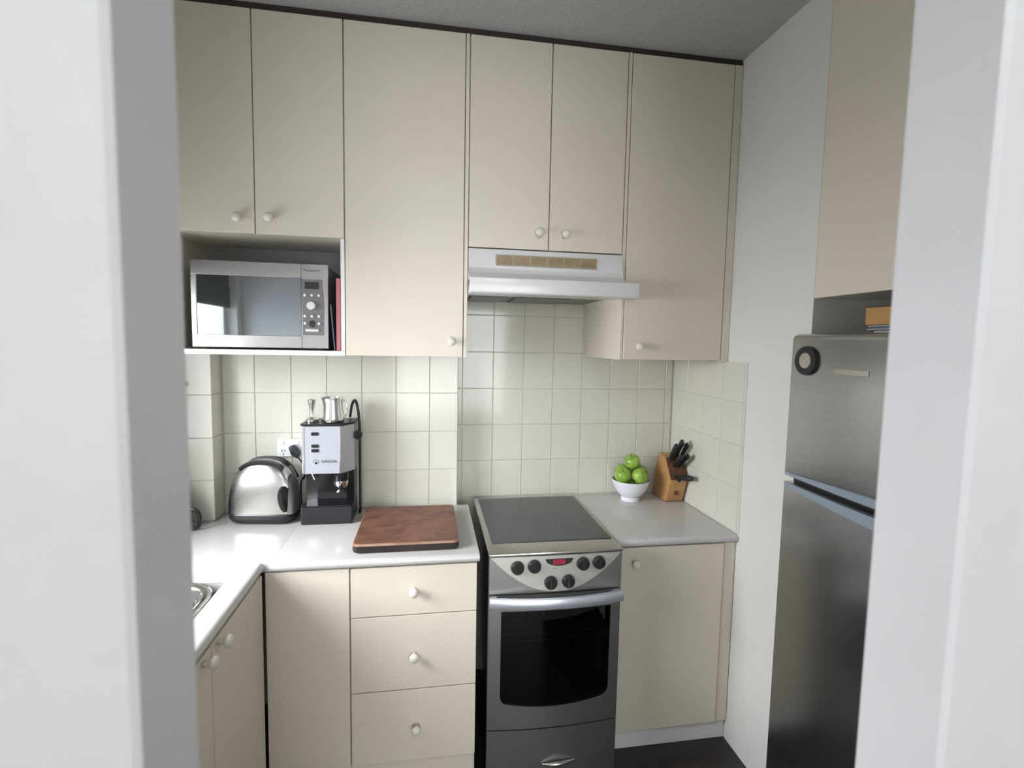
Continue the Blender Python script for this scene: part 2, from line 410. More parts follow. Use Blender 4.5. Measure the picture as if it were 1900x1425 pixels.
for y0, y1, ky in ((-1.085, -.682, -1.035), (-1.47, -1.085, -1.130), (-1.81, -1.47, -1.52)):
    d = put('door', B(-.5755, -.557, y0+g, y1-g, .122, .8655, .0012), 'cream', b4)
    knob(d, (-.5568, ky, .847), '+x')
put('kick_board', B(-.64, -.62, JF+.003, -.685, .001, .119), 'cream', b4)

# ---- worktops (rolled front edges)
def nose(yf, zt, zb, yb):
    r = (zt-zb)/2; pts = [(yb, zt), ]
    for k in range(9):
        a = PI/2+PI*k/8; pts.append((yf+r+r*math.cos(a)*1.0, (zt+zb)/2+r*math.sin(a)))
    pts.append((yb, zb)); return pts
w1 = thing('worktop', 'pale L-shaped worktop running from the sink round to the oven', 'worktop', (-.4, -.4, .868), 'pale laminate worktops')
bm = bmesh.new()
add_prism(bm, nose(YF, .9, .868, YL-.001), 'x', -.535, .182)
put('back_run', bm, 'top', w1, smooth=True, ang=40)
bm = bmesh.new()
# left run, cut out round the sink: back strip, front strip with rolled edge, ends
pr = [(-a[0]-YF-.555+.0, a[1]) for a in nose(YF, .9, .868, -.045-.555-YF*0+.0)]
R_ = .016
fp = [(-.632, .9)]+[(-.555-R_+R_*math.sin(PI*k/8), .884+R_*math.cos(PI*k/8)) for k in range(9)]+[(-.632, .868)]
add_prism(bm, fp, 'y', JF+.003, -.6635)
add_box(bm, XW+.001, -.632, -.790, -.6635, .868, .9)
add_box(bm, XW+.001, -1.09, -1.42, -.790, .868, .9)
add_box(bm, XW+.001, -.632, JF+.003, -1.42, .868, .9)
add_box(bm, XW+.001, -.5355, -.6635, YP-.002, .868, .9)
add_box(bm, XP+.002, -.5355, YP-.002, YL-.002, .868, .9)
bmesh.ops.remove_doubles(bm, verts=bm.verts, dist=.00001)
put('sink_run', bm, 'top', w1, smooth=True, ang=40)
w2 = tag(put('worktop', prism(nose(YR, .9, .868, -.001), 'x', .7235, XR+.006), 'top', smooth=True, ang=40),
         'pale worktop with fruit bowl and knife block right of the oven', 'worktop', 'pale laminate worktops')
w2.data.transform(Matrix.Translation((-.98, .3, -.868))); w2.location = (.98, -.3, .868)

# ---- sink
def rrect(x0, x1, y0, y1, r, n=8):
    pts = []
    for cx, cy, a0 in ((x1-r, y1-r, 0), (x0+r, y1-r, PI/2), (x0+r, y0+r, PI), (x1-r, y0+r, 1.5*PI)):
        for k in range(n+1):
            a = a0+PI/2*k/n; pts.append((cx+r*math.cos(a), cy+r*math.sin(a)))
    return pts
def loft(loops, close=True, cap0=False, cap1=True):
    bm = bmesh.new(); R = [[bm.verts.new(p) for p in L] for L in loops]; n = len(R[0])
    for a, b in zip(R, R[1:]):
        for k in range(n): bm.faces.new((a[k], a[(k+1) % n], b[(k+1) % n], b[k]))
    if cap0: bm.faces.new(R[0][::-1])
    if cap1: bm.faces.new(R[-1])
    return bm
L_ = []
for ins, z in ((-.008, .9005), (-.006, .9035), (0, .904), (.012, .902), (.020, .896), (.026, .80), (.05, .742), (.08, .738)):
    L_.append([(x, y, z) for x, y in rrect(-1.085+ins, -.641-ins, -1.415+ins, -.795-ins, max(.105-ins*.8, .04))])
sk = thing('sink', 'stainless steel inset sink at the left edge under the window', 'sink', (-.86, -1.1, .74))
put('basin', loft(L_), 'chrome', sk, smooth=True, ang=60)
put('drain', lathe([(0, .0), (.035, 0), (.038, .003), (.03, .004), (0, .002)], (-.86, -1.1, .7385), 20), 'steel', sk, smooth=True)

# ------------------------------------------------------------------ range hood
hd = thing('range_hood', 'white slim range hood with tan vent grille over the cooktop', 'range hood', (.45, -.3, 1.845))
prof = [(-.012, 1.875), (-.012, 2.024), (-.480, 2.024), (-.484, 1.950), (-.497, 1.930), (-.535, 1.907), (-.535, 1.875)]
put('body', prism(prof, 'x', .1435, .7605, .003), 'hood', hd, smooth=True, ang=30)
put('front_lip', B(.1435, .803, -.5695, -.4795, 1.848, 1.9065, .006, 3), 'hood', hd, smooth=True, ang=35)
put('canopy', boxes((.1435, .7605, -.478, -.4, 1.852, 1.874), (.1435, .155, -.4, -.012, 1.852, 1.874), (.749, .7605, -.4, -.012, 1.852, 1.874)), 'hood', hd)
ft = put('filter', B(.156, .748, -.399, -.012, 1.860, 1.872), 'hoodunder', hd)
put('filter_frame', boxes((.17, .30, -.30, -.06, 1.854, 1.8595), (.36, .60, -.30, -.06, 1.854, 1.8595)), 'hoodunder', hd)
gr = put('vent_grille', B(.247, .652, -.4885, -.4825, 1.962, 2.003, .001), 'beige', hd)
for i in range(6):
    a = .251+i*.0672
    put('vent', B(a, a+.0610, -.4905, -.4885, 1.9655, 1.9995), 'grille', gr)
    for k in range(6):
        pass
sl = bmesh.new()
for i in range(6):
    a = .253+i*.0672
    for k in range(5): add_box(sl, a, a+.057, -.4922, -.4905, 1.968+k*.0062, 1.9708+k*.0062)
so = put('slats', sl, 'grille', gr); so['kind'] = 'stuff'
put('switch_strip', B(.247, .652, -.4895, -.4835, 1.9515, 1.9585), 'hood', hd)

# ------------------------------------------------------------------ oven / cooker
X0, X1 = .2125, .7180; YS = -.700
ck = thing('cooker', 'freestanding steel electric cooker with glass hob, six black knobs and black oven door', 'cooker', (.465, -.38, 0))
put('body', boxes((X0+.004, X0+.02, YS+.03, -.045, .02, .895), (X1-.02, X1-.004, YS+.03, -.045, .02, .895), (X0+.02, X1-.02, -.07, -.045, .02, .895),
                  (X0+.02, X1-.02, YS+.03, -.07, .735, .895), (X0+.02, X1-.02, YS+.03, -.07, .02, .26)), 'blackgloss', ck)
bm = B(X0, X1, YS-.006, -.040, .8965, .9065, .003, 2)
put('top_frame', bm, 'steel', ck, smooth=True, ang=40)
hob = put('glass_hob', B(X0+.022, X1-.010, -.606, -.062, .9066, .9095, .001), 'hob', ck)
for cx, cy, r in ((.345, -.475, .072), (.585, -.475, .090), (.345, -.20, .090), (.585, -.20, .072)):
    bm = bmesh.new()
    for rr in (r, r*.6):
        n = 40; ia = [bm.verts.new((cx+(rr-.0008)*math.cos(2*PI*k/n), cy+(rr-.0008)*math.sin(2*PI*k/n), .9097)) for k in range(n)]
        oa = [bm.verts.new((cx+(rr+.0008)*math.cos(2*PI*k/n), cy+(rr+.0008)*math.sin(2*PI*k/n), .9097)) for k in range(n)]
        for k in range(n): bm.faces.new((ia[k], oa[k], oa[(k+1) % n], ia[(k+1) % n]))
    put('cooking_zone', bm, 'mwpanel', hob)
# bowed front: helper makes a panel whose face bulges out towards the room
def bow(x): t = (x-(X0+X1)/2)/((X1-X0)/2); return .020*(1-t*t)
def bowed(x0, x1, z0, z1, y, t=.02, n=16, zf=None, bev=0, k=1.):
    """zf(x) -> (zlow, zhigh)"""
    bm = bmesh.new(); rows = []
    for i in range(n+1):
        x = x0+(x1-x0)*i/n; a, b = zf(x) if zf else (z0, z1); yy = y-bow(x)*k
        rows.append([bm.verts.new(p) for p in ((x, yy, a), (x, yy, b), (x, y+t, b), (x, y+t, a))])
    for p, q in zip(rows, rows[1:]):
        for j in range(4): bm.faces.new((p[j], p[(j+1) % 4], q[(j+1) % 4], q[j]))
    bm.faces.new(rows[0]); bm.faces.new(rows[-1][::-1]); return bm
cp = put('control_panel', bowed(X0+.003, X1-.003, .757, .8955, YS, .03, k=.4), 'ovensteel', ck, smooth=True, ang=40)
def smile(x):
    t = (x-.4653)/.2445; return (.8925-.133*max(0, 1-abs(t)**2.0), .8945)
put('control_plate', bowed(.4653-.2440, .4653+.2440, 0, 0, YS-.003, .004, 28, smile, k=.4), 'smile', cp, smooth=True, ang=40)
def cyl_y(x, y0, z, r, depth, mat, parent, name, taper=.9):
    return put(name, lathe([(0, 0), (r, 0), (r, depth*.35), (r*taper, depth*.9), (r*taper*.9, depth), (0, depth)], (x, y0, z), 24, (0, -1, 0)), mat, parent, smooth=True, ang=35)
for x, z in ((.316, .857), (.378, .860), (.560, .861), (.622, .862), (.440, .796), (.506, .798)):
    yk = YS-.0045-bow(x)*.4
    k = cyl_y(x, yk, z, .0245, .016, 'black', ck, 'control_knob')
    put('grip', B(x-.004, x+.004, yk-.022, yk-.0155, z-.017, z+.017, .002), 'black', k)
def lens(x):
    t = (x-.471)/.052; return (.880-.023*math.sqrt(max(0, 1-min(1, abs(t))**2)), .8835)
ds = put('clock_display', bowed(.419, .523, 0, 0, YS-.0045, .002, 14, lens, k=.4), 'lcd', cp)
put('red_readout', B(.447, .493, YS-.0165, YS-.0125, .8635, .8815), 'redled', ds)
# oven door with a window hole
dr = bmesh.new()
DZ0, DZ1 = .236, .752; wx0, wx1, wzt = .260, .677, .692
def wbot(x):
    t = (x-.4685)/.2085; e = abs(t)
    z = .316+.022*e*e
    if e > .90: z += .030*(1-math.sqrt(max(0, 1-((e-.90)/.10)**2)))
    return z
xs = [X0+.003, wx0]+[wx0+(wx1-wx0)*(.5-.5*math.cos(PI*i/24)) for i in range(1, 24)]+[wx1, X1-.003]
def vy(x): return YS-bow(x)*.8
def strip(bm, xs, lo, hi, t=.030):
    rows = []
    for x in xs:
        rows.append([bm.verts.new(p) for p in ((x, vy(x), lo(x)), (x, vy(x), hi(x)), (x, YS+t, hi(x)), (x, YS+t, lo(x)))])
    for p, q in zip(rows, rows[1:]):
        for j in range(4): bm.faces.new((p[j], p[(j+1) % 4], q[(j+1) % 4], q[j]))
    bm.faces.new(rows[0]); bm.faces.new(rows[-1][::-1])
strip(dr, xs[:2], lambda x: DZ0, lambda x: DZ1)
strip(dr, xs[-2:], lambda x: DZ0, lambda x: DZ1)
strip(dr, xs[1:-1], lambda x: DZ0, wbot)
strip(dr, xs[1:-1], lambda x: wzt, lambda x: DZ1)
od = put('oven_door', dr, 'ovensteel', ck, smooth=True, ang=30)
gb = bmesh.new(); R = []
for x in xs[1:-1]:
    R.append([gb.verts.new((x, vy(x)+.004, wbot(x)-.002)), gb.verts.new((x, vy(x)+.004, wzt+.002))])
for p, q in zip(R, R[1:]): gb.faces.new((p[0], p[1], q[1], q[0]))
put('window', gb, 'ovenglass', od, smooth=True)
put('oven_cavity', boxes((X0+.021, X1-.021, -.20, -.19, .262, .733)), 'enamel', ck)
rk = bmesh.new()
for k in range(7): add_tube(rk, [(.25, -.62+.05*k, .520), (.69, -.62+.05*k, .520)], .0022, 6)
put('rack', rk, 'chrome', ck)
# handle: bowed flat aluminium bar
hb = bmesh.new(); rows = []
for i in range(21):
    x = X0+.002+(X1-X0-.004)*i/20; t = (x-(X0+X1)/2)/((X1-X0)/2); y = YS-.018-.030*(1-t*t)
    sec = [(y-.010, .716), (y-.014, .724), (y-.014, .746), (y-.010, .754), (y+.006, .752), (y+.006, .718)]
    rows.append([hb.verts.new((x, a, b)) for a, b in sec])
for p, q in zip(rows, rows[1:]):
    for j in range(6): hb.faces.new((p[j], p[(j+1) % 6], q[(j+1) % 6], q[j]))
hb.faces.new(rows[0]); hb.faces.new(rows[-1][::-1])
add_box(hb, X0+.008, X0+.03, YS-.016, YS-.002, .722, .748); add_box(hb, X1-.03, X1-.008, YS-.016, YS-.002, .722, .748)
put('handle', hb, 'alu', od, smooth=True, ang=40)
sd = put('storage_drawer', bowed(X0+.003, X1-.003, .022, .231, YS, .03, k=.8), 'ovensteel', ck, smooth=True, ang=40)
hb = bmesh.new()
add_tube(hb, [(.42+.13*i/12, YS-bow(.42+.13*i/12)*.8-.003-.010*math.sin(PI*i/12), .093+.006*(i/12)) for i in range(13)], [.002+.0055*math.sin(PI*i/12) for i in range(13)], 8)
put('handle', hb, 'steel', sd, smooth=True)

# ------------------------------------------------------------------ microwave
mw = thing('microwave', 'stainless steel microwave oven with mirrored door in the open niche', 'microwave', (-.615, -.29, ZB+.0185))
my = -.432
put('body', B(-.850, -.382, my+.022, -.145, 1.6345, 1.942, .004), 'mwpanel', mw)
for sx in (-.82, -.42):
    for sy in (-.39, -.18): put('foot', lathe([(0, 0), (.011, 0), (.012, .011), (0, .011)], (sx, sy, ZB+.0185), 12), 'black', mw, smooth=True, ang=30)
dm = put('door', boxes((-.857, -.4775, my, my+.021, 1.893, 1.944), (-.857, -.4775, my, my+.021, 1.630, 1.676), (-.857, -.838, my, my+.021, 1.676, 1.893), bev=.0015), 'steel', mw)
put('door_window', B(-.838, -.4775, my+.003, my+.018, 1.676, 1.893), 'mwglass', dm)
pn = put('control_panel', B(-.4755, -.380, my, my+.021, 1.630, 1.944, .0015), 'steel', mw)
put('keypad', prism([(-.4735, 1.680), (-.4735, 1.888), (-.400, 1.888), (-.394, 1.80), (-.396, 1.68)], 'y', my-.0015, my+.001), 'mwpanel', pn)
put('display', B(-.463, -.413, my-.003, my-.0012, 1.852, 1.878), 'lcd', pn)
for i, x in enumerate((-.463, -.438, -.413)):
    for z in (1.829, 1.751, 1.724):
        if z == 1.724 and i == 1: continue
        put('button', lathe([(0, 0), (.0058, 0), (.0058, .003), (.004, .005), (0, .0055)], (x, my-.0012, z), 14, (0, -1, 0)), 'button', pn, smooth=True, ang=40)
put('dial', lathe([(0, 0), (.0165, 0), (.0165, .008), (.014, .013), (0, .0135)], (-.440, my-.0012, 1.790), 24, (0, -1, 0)), 'button', pn, smooth=True, ang=40)
put('door_release', B(-.462, -.414, my-.006, my-.001, 1.693, 1.703, .0015), 'button', pn)
put('button_ring', lathe([(0, 0), (.013, 0), (.013, .002), (.009, .003), (0, .002)], (-.438, my-.0012, 1.722), 20, (0, -1, 0)), 'lcd', pn, smooth=True, ang=40)
text('lettering', 'Panasonic', .0150, (-.438, my-.0006, 1.9215), (PI/2, 0, 0), 'lcd', pn)
# things beside the microwave
rb = thing('book', 'thin dusty red book upright at the right end of the microwave niche', 'book', (-.342, -.3, ZB+.0185), 'books in the microwave niche')
z0 = ZB+.0187
put('cover', boxes((-.3475, -.3458, -.452, -.25, z0, 1.893), (-.3352, -.3335, -.452, -.25, z0, 1.893), (-.3475, -.3335, -.4535, -.452, z0, 1.893)), 'redbook', rb)
put('pages', B(-.3457, -.3353, -.4515, -.252, z0+.002, 1.888), 'whitebook', rb)
tr = tag(put('tray', prism([(-.3560, z0), (-.3525, z0), (-.3660, 1.795), (-.3700, 1.795)], 'y', -.455, -.26), 'bluegrey'),
         'thin grey metal tray leaning between the microwave and the red book', 'tray')

# ------------------------------------------------------------------ coffee machine
cm = thing('coffee_machine', 'silver and black upright espresso machine with three black buttons and chrome filter handle', 'coffee machine', (-.417, -.22, .9005))
cx0, cx1, cy0, cy1 = -.5150, -.3150, -.312, -.150
put('base', prism([(cx0-.006, .9015), (cx1-.002, .9015), (cx1-.002, .974), (cx0-.006, .974)], 'y', cy0, cy1, .004), 'black', cm)
put('drip_tray', boxes((cx0+.002, cx1-.010, cy0+.004, cy0+.10, .9745, .979)), 'blackgloss', cm)
put('back_column', prism([(cx0+.003, cy1), (cx0+.003, cy0+.070), (cx0+.05, cy0+.055), (cx1-.03, cy0+.055), (cx1-.004, cy0+.080), (cx1-.004, cy1)], 'z', .9745, 1.114), 'blackgloss', cm)
bd = put('upper_body', prism([(cx0, cy1), (cx0, cy0+.012), (cx0+.010, cy0), (cx1-.048, cy0), (cx1-.040, cy0+.004), (cx1, cy0+.062), (cx1, cy1)], 'z', 1.1145, 1.312, .0025), 'silver', cm)
for a in (cx1-.050, cx0+.008): put('trim', B(a, a+.0045, cy0-.0022, cy0+.001, 1.117, 1.310), 'chrome', bd)
put('cup_tray', prism([(cx0-.004, cy1), (cx0-.004, cy0+.010), (cx0+.008, cy0-.004), (cx1-.046, cy0-.004), (cx1+.004, cy0+.060), (cx1+.004, cy1)], 'z', 1.3125, 1.322, .002), 'black', cm)
for z in (1.281, 1.231, 1.212): put('button', B(-.4745, -.4465, cy0-.005, cy0+.0, z-.0065, z+.0065, .0015), 'black', bd)
text('lettering', 'GAGGIA', .0165, (-.406, cy0-.0006, 1.166), (PI/2, 0, 0), 'black', bd)
n = 20
em = bmesh.new()
for ra, rb_, a0, a1 in ((.0098, .0112, -.7, 3.4), (.0, .0052, 0, 2*PI)):
    ia = [em.verts.new((-.457+ra*math.cos(a0+(a1-a0)*k/n), cy0-.0008, (1.164 if ra else 1.160)+ra*math.sin(a0+(a1-a0)*k/n))) for k in range(n+1)]
    oa = [em.verts.new((-.457+rb_*math.cos(a0+(a1-a0)*k/n), cy0-.0008, (1.164 if ra else 1.160)+rb_*math.sin(a0+(a1-a0)*k/n))) for k in range(n+1)]
    for k in range(n):
        try: em.faces.new((ia[k], oa[k], oa[k+1], ia[k+1]))
        except ValueError: pass
put('emblem', em, 'black', bd)
put('steam_knob', lathe([(0, 0), (.006, 0), (.006, .006), (.018, .008), (.020, .022), (.015, .028), (0, .029)], (cx1+.0005, cy0+.085, 1.262), 20, (.75, -.66, 0)), 'black', cm, smooth=True, ang=35)
hx, hy = -.366, cy0+.035
put('group_head', lathe([(0, 0), (.031, 0), (.033, .012), (.033, .030), (.028, .034), (0, .034)], (hx, hy, 1.080), 24), 'blackgloss', cm, smooth=True, ang=35)
pf = put('filter_holder', lathe([(0, 0), (.022, 0), (.028, .008), (.030, .020), (.030, .030), (0, .030)], (hx, hy, 1.049), 24), 'chrome', cm, smooth=True, ang=35)
hm = tube([(hx+.004, hy-.028, 1.064), (hx+.012, hy-.060, 1.058), (hx+.018, hy-.085, 1.050)], [.008, .010, .011], 12)
put('handle', hm, 'blackgloss', pf, smooth=True, ang=50)
put('spout', tube(spline([(hx, hy, 1.048), (hx-.004, hy, 1.036), (hx-.014, hy-.002, 1.026)], 4), .006, 10), 'chrome', pf, smooth=True, ang=50)
put('steam_wand', tube(spline([(cx0+.035, cy0+.030, 1.113), (cx0+.040, cy0+.026, 1.10), (cx0+.045, cy0+.024, 1.085)], 4), .006, 10), 'chrome', cm, smooth=True, ang=50)
# power cord hanging down its right side
put('power_cord', tube(spline([(-.345, -.160, 1.3275), (-.335, -.165, 1.385), (-.320, -.175, 1.402), (-.308, -.180, 1.36), (-.302, -.180, 1.28), (-.301, -.180, 1.15), (-.300, -.185, 1.0), (-.300, -.19, .915), (-.306, -.17, .907)], 8), .0058, 8), 'black', cm, smooth=True)
# jug and tamper on the cup tray
jg = thing('milk_jug', 'stainless steel milk jug standing on top of the coffee machine', 'jug', (-.396, -.265, 1.3225))
bm = lathe([(0, 0), (.043, 0), (.0455, .003), (.0445, .020), (.0395, .070), (.0375, .095), (.0385, .102), (.0375, .1025), (.0360, .095), (.038, .06), (.042, .01), (0, .008)], (-.398, -.265, 1.3228), 28)
for v in bm.verts:
    if v.co.z > 1.415 and v.co.x < -.42: v.co.x -= .008*(v.co.z-1.405)/.015
put('body', bm, 'chrome', jg, smooth=True, ang=50)
put('handle', tube(spline([(-.366, -.262, 1.408), (-.352, -.262, 1.412), (-.343, -.262, 1.395), (-.344, -.262, 1.36), (-.353, -.262, 1.345), (-.360, -.262, 1.348)], 5), .0035, 8), 'chrome', jg, smooth=True)
tp = thing('coffee_tamper', 'small chrome waisted tamper on the coffee machine top left of the jug', 'tamper', (-.480, -.270, 1.3225))
put('foot', lathe([(0, 0), (.026, 0), (.027, .004), (.027, .012), (.020, .018), (.009, .022), (0, .022)], (-.480, -.270, 1.3228), 24), 'chrome', tp, smooth=True, ang=40)
put('grip', lathe([(0, 0), (.009, 0), (.0085, .015), (.010, .035), (.0155, .060), (.0165, .070), (.012, .074), (0, .075)], (-.480, -.270, 1.3452), 20), 'chrome', tp, smooth=True, ang=40)

# ------------------------------------------------------------------ toaster
ta = thing('toaster', 'rounded brushed steel two-slice toaster with black base in the left corner', 'toaster', (-.682, -.222, .9005), rotz=-.13)
def dome(x0, x1, zlo, ax, ay, az, ex=2.6, ey=3.0, n=20, m=12, cz=0.0):
    """slice of a superelliptic loaf between x0 and x1 (local coords)"""
    bm = bmesh.new(); rows = []
    for i in range(n+1):
        x = x0+(x1-x0)*i/n; s = max(0, 1-abs(x/ax)**ex)**(1/ex); h = cz+(az-cz)*s; w = ay*(.55+.45*s) if s > 0 else ay*.4
        row = []
        for k in range(m+1):
            a = PI*k/m; c, sn = math.cos(a), math.sin(a)
            yy = w*math.copysign(abs(c)**(2/ey), c); zz = zlo+(h-zlo)*abs(sn)**(2/ey)
            row.append(bm.verts.new((x, yy, zz)))
        rows.append(row)
    for p, q in zip(rows, rows[1:]):
        for k in range(m): bm.faces.new((p[k], p[k+1], q[k+1], q[k]))
        bm.faces.new((p[m], p[0], q[0], q[m]))
    bm.faces.new(rows[0]); bm.faces.new(rows[-1][::-1]); return bm
AX, AY, AZ = .136, .064, .260
put('base', loft([[(x, y, z) for x, y in rrect(-w, w, -d, d, .045)] for w, d, z in ((.108, .058, .002), (.126, .068, .010), (.134, .073, .025), (.133, .072, .040))], cap0=True), 'black', ta, local=True, smooth=True, ang=60)
put('shell', dome(-.116, .112, .0405, AX, AY, AZ, cz=.05, n=26), 'steel', ta, local=True, smooth=True, ang=50)
put('end_cap', dome(-.1365, -.1165, .0405, AX, AY*.985, AZ*.995, cz=.05, n=8), 'black', ta, local=True, smooth=True, ang=60)
ec = put('end_cap', dome(.1125, .1365, .0405, AX, AY*.985, AZ*.995, cz=.05, n=8), 'mwpanel', ta, local=True, smooth=True, ang=60)
bm = lathe([(0, 0), (.048, 0), (.048, .010), (.040, .018), (0, .021)], (0, 0, 0), 28, (1, -.45, 0), sx=1.55, sy=.85)
bmesh.ops.translate(bm, verts=bm.verts, vec=(.102, -.032, .090))
put('control_panel', bm, 'black', ec, local=True, smooth=True, ang=40)
put('lever', B(.134, .158, -.012, .020, .172, .184, .003, 2), 'black', ec, local=True)
for y in (-.028, .022):
    bm = bmesh.new(); nn = 14; rows = []
    for i in range(nn+1):
        x = -.088+.176*i/nn; s = max(0, 1-abs(x/AX)**2.6)**(1/2.6); z = .05+(AZ-.05)*s+.0012
        rows.append([bm.verts.new(p) for p in ((x, y-.013, z-.012), (x, y+.013, z-.012), (x, y+.013, z), (x, y-.013, z))])
    for p, q in zip(rows, rows[1:]):
        for j in range(4): bm.faces.new((p[j], p[(j+1) % 4], q[(j+1) % 4], q[j]))
    bm.faces.new(rows[0]); bm.faces.new(rows[-1][::-1])
    put('slot', bm, 'black', ta, local=True)
bm = bmesh.new()
add_tube(bm, [(x, .040, .05+(AZ-.05)*max(0, 1-abs(x/AX)**2.6)**(1/2.6)+.001) for x in [-.122+.244*i/24 for i in range(25)]], .0042, 8)
put('rim', bm, 'black', ta, local=True, smooth=True)

# socket and plug
so_ = thing('power_socket', 'white double power socket on the tiles behind the toaster', 'socket', (-.604, YL-.007, 1.187))
put('plate', B(-.658, -.548, YL-.0175, YL-.0075, 1.148, 1.228, .003, 2), 'plugwhite', so_, smooth=True, ang=40)
for x in (-.636, -.572):
    put('rocker', B(x-.007, x+.007, YL-.021, YL-.0175, 1.202, 1.218, .0015), 'plugwhite', so_)
so2 = put('outlet', boxes((-.640, -.637, YL-.0182, YL-.0174, 1.170, 1.180), (-.628, -.625, YL-.0182, YL-.0174, 1.170, 1.180), (-.6335, -.6305, YL-.0182, YL-.0174, 1.156, 1.165)), 'black', so_)
pc = thing('plug_cord', 'black plug in the socket with its cord looping down to the toaster', 'plug', (-.585, YL-.04, 1.17))
put('plug', prism([(-.604, 1.198), (-.580, 1.205), (-.556, 1.170), (-.566, 1.145), (-.592, 1.160)], 'y', YL-.055, YL-.019, .006, 3), 'black', pc, smooth=True, ang=50)
put('cord', tube(spline([(-.570, YL-.045, 1.155), (-.548, YL-.042, 1.125), (-.540, YL-.035, 1.085), (-.545, YL-.028, 1.055), (-.558, YL-.022, 1.040), (-.562, YL-.016, 1.0), (-.562, YL-.013, .93)], 8), .0038, 8), 'black', pc, smooth=True)

# small things at the far left
kt = thing('kettle', 'black kettle on the worktop almost hidden behind the left door jamb', 'kettle', (-1.01, -.315, .9005))
put('body', lathe([(0, 0), (.068, 0), (.072, .006), (.070, .08), (.060, .14), (.050, .165), (.045, .17), (0, .172)], (-1.01, -.315, .901), 28), 'black', kt, smooth=True, ang=40)
put('handle', tube(spline([(-.947, -.318, .985), (-.915, -.322, .985), (-.898, -.325, .965), (-.898, -.325, .925), (-.912, -.322, .910), (-.942, -.318, .912)], 6), .0075, 8), 'black', kt, smooth=True)
put('lid', lathe([(0, 0), (.044, 0), (.040, .008), (.010, .012), (.010, .022), (0, .024)], (-1.01, -.315, 1.0735), 20), 'black', kt, smooth=True, ang=40)
hk = tag(put('wall_hook', lathe([(0, 0), (.010, 0), (.010, .004), (.005, .008), (.005, .018), (.009, .022), (0, .024)], (0, 0, 0), 16, (0, -1, 0)), 'steel', smooth=True, ang=40),
         'tiny grey hook on the pillar tiles under the microwave shelf', 'hook')
hk.location = (-.978, YP-.0065, 1.474)

# ------------------------------------------------------------------ chopping board
cb = thing('chopping_board', 'thick worn brown wooden chopping board with dark edges on the worktop', 'chopping board', (-.08, -.42, .9005))
bo = rrect(-.272, .110, -.630, -.215, .022, 6)
put('board', loft([[(x, y, z) for x, y in [(-.081+(px+.081)*s, -.4225+(py+.4225)*s) for px, py in bo]] for s, z in ((.965, .9012), (.992, .905), (1, .912), (1, .928))], cap0=True), 'boardside', cb, smooth=True, ang=50)
put('rim', loft([[(x, y, z) for x, y in [(-.081+(px+.081)*s, -.4225+(py+.4225)*s) for px, py in bo]] for s, z in ((1, .9281), (.996, .9335), (.985, .9358))], cap0=True), 'boardrim', cb, smooth=True, ang=40)
put('cutting_face', loft([[(x, y, z) for x, y in [(-.081+(px+.081)*s, -.4225+(py+.4225)*s) for px, py in bo]] for s, z in ((.983, .9350), (.980, .9366))], cap0=True), 'board', cb)

# ------------------------------------------------------------------ fruit bowl and apples
bx, by = .985, -.120
bw = thing('bowl', 'small white china footed bowl holding green apples', 'bowl', (bx, by, .9005))
put('foot', lathe([(.030, 0), (.046, 0), (.045, .016), (.040, .020), (.030, .018), (.030, 0)], (bx, by, .9008), 32), 'white_china', bw, smooth=True, ang=40)
put('body', lathe([(0, .016), (.040, .018), (.062, .034), (.080, .062), (.0925, .098), (.0935, .103), (.0915, .1035), (.0895, .099), (.077, .066), (.058, .040), (.036, .027), (0, .025)], (bx, by, .9015), 40), 'white_china', bw, smooth=True, ang=60)
def apple_mesh():
    bm = bmesh.new(); prof = []
    for k in range(15):
        a = PI*k/14; r = .040*math.sin(a)*(1+.08*math.cos(a)); h = -.037*math.cos(a)
        if k > 11: h -= .0018*(k-11)**1.5
        if k < 2: h += .003*(2-k)
        prof.append((max(0, r) if 0 < k < 14 else 0, h))
    add_lathe(bm, prof, (0, 0, 0), 20); bmesh.ops.recalc_face_normals(bm, faces=bm.faces)
    me = bpy.data.meshes.new('apple'); bm.to_mesh(me); bm.free(); me.materials.append(M['apple'])
    for p in me.polygons: p.use_smooth = True
    return me
AM = apple_mesh()
sb = tube([(0, 0, .026), (.001, 0, .037), (.004, .001, .043)], .0013, 6); ms = bpy.data.meshes.new('stem'); sb.to_mesh(ms); sb.free(); ms.materials.append(M['stem'])
def ring(deg): return (bx+.0575*math.cos(math.radians(deg)), by+.0575*math.sin(math.radians(deg)), 1.0335)
apples = [((bx+.002, by-.002, 1.0945), (.2, -.25, 0), 'green apple on the very top of the heap in the white bowl'),
          (ring(205), (.5, -.5, .4), 'green apple at the left side of the bowl, against the rim'),
          (ring(295), (.9, .1, 1.2), 'green apple at the front centre of the bowl below the top one'),
          (ring(25), (.3, .7, 2.0), 'green apple at the right side of the bowl by the knife block'),
          (ring(115), (-.6, -.2, .7), 'green apple at the back of the bowl, mostly hidden by the others'),
          ((bx, by, .9700), (.1, .1, .3), 'green apple buried at the bottom of the bowl under the others')]
for loc, rot, lab in apples:
    a = bpy.data.objects.new('apple', AM); COL.objects.link(a); a.location = loc; a.rotation_euler = rot
    tag(a, lab, 'apple', 'green apples in the white bowl')
    s = bpy.data.objects.new('stem', ms); COL.objects.link(s); s.parent = a

# ------------------------------------------------------------------ knife block and knives
kx0, kx1 = 1.146, 1.232
kb = thing('knife_block', 'honey-coloured wooden knife block in the right-hand corner of the worktop', 'knife block', (1.19, -.10, .9005))
KP = [(-.022, .903), (-.176, .903), (-.218, 1.018), (-.150, 1.118), (-.080, 1.128), (-.055, 1.05)]
put('block', prism(KP, 'x', kx0, kx1, .003), 'block', kb, smooth=True, ang=40)
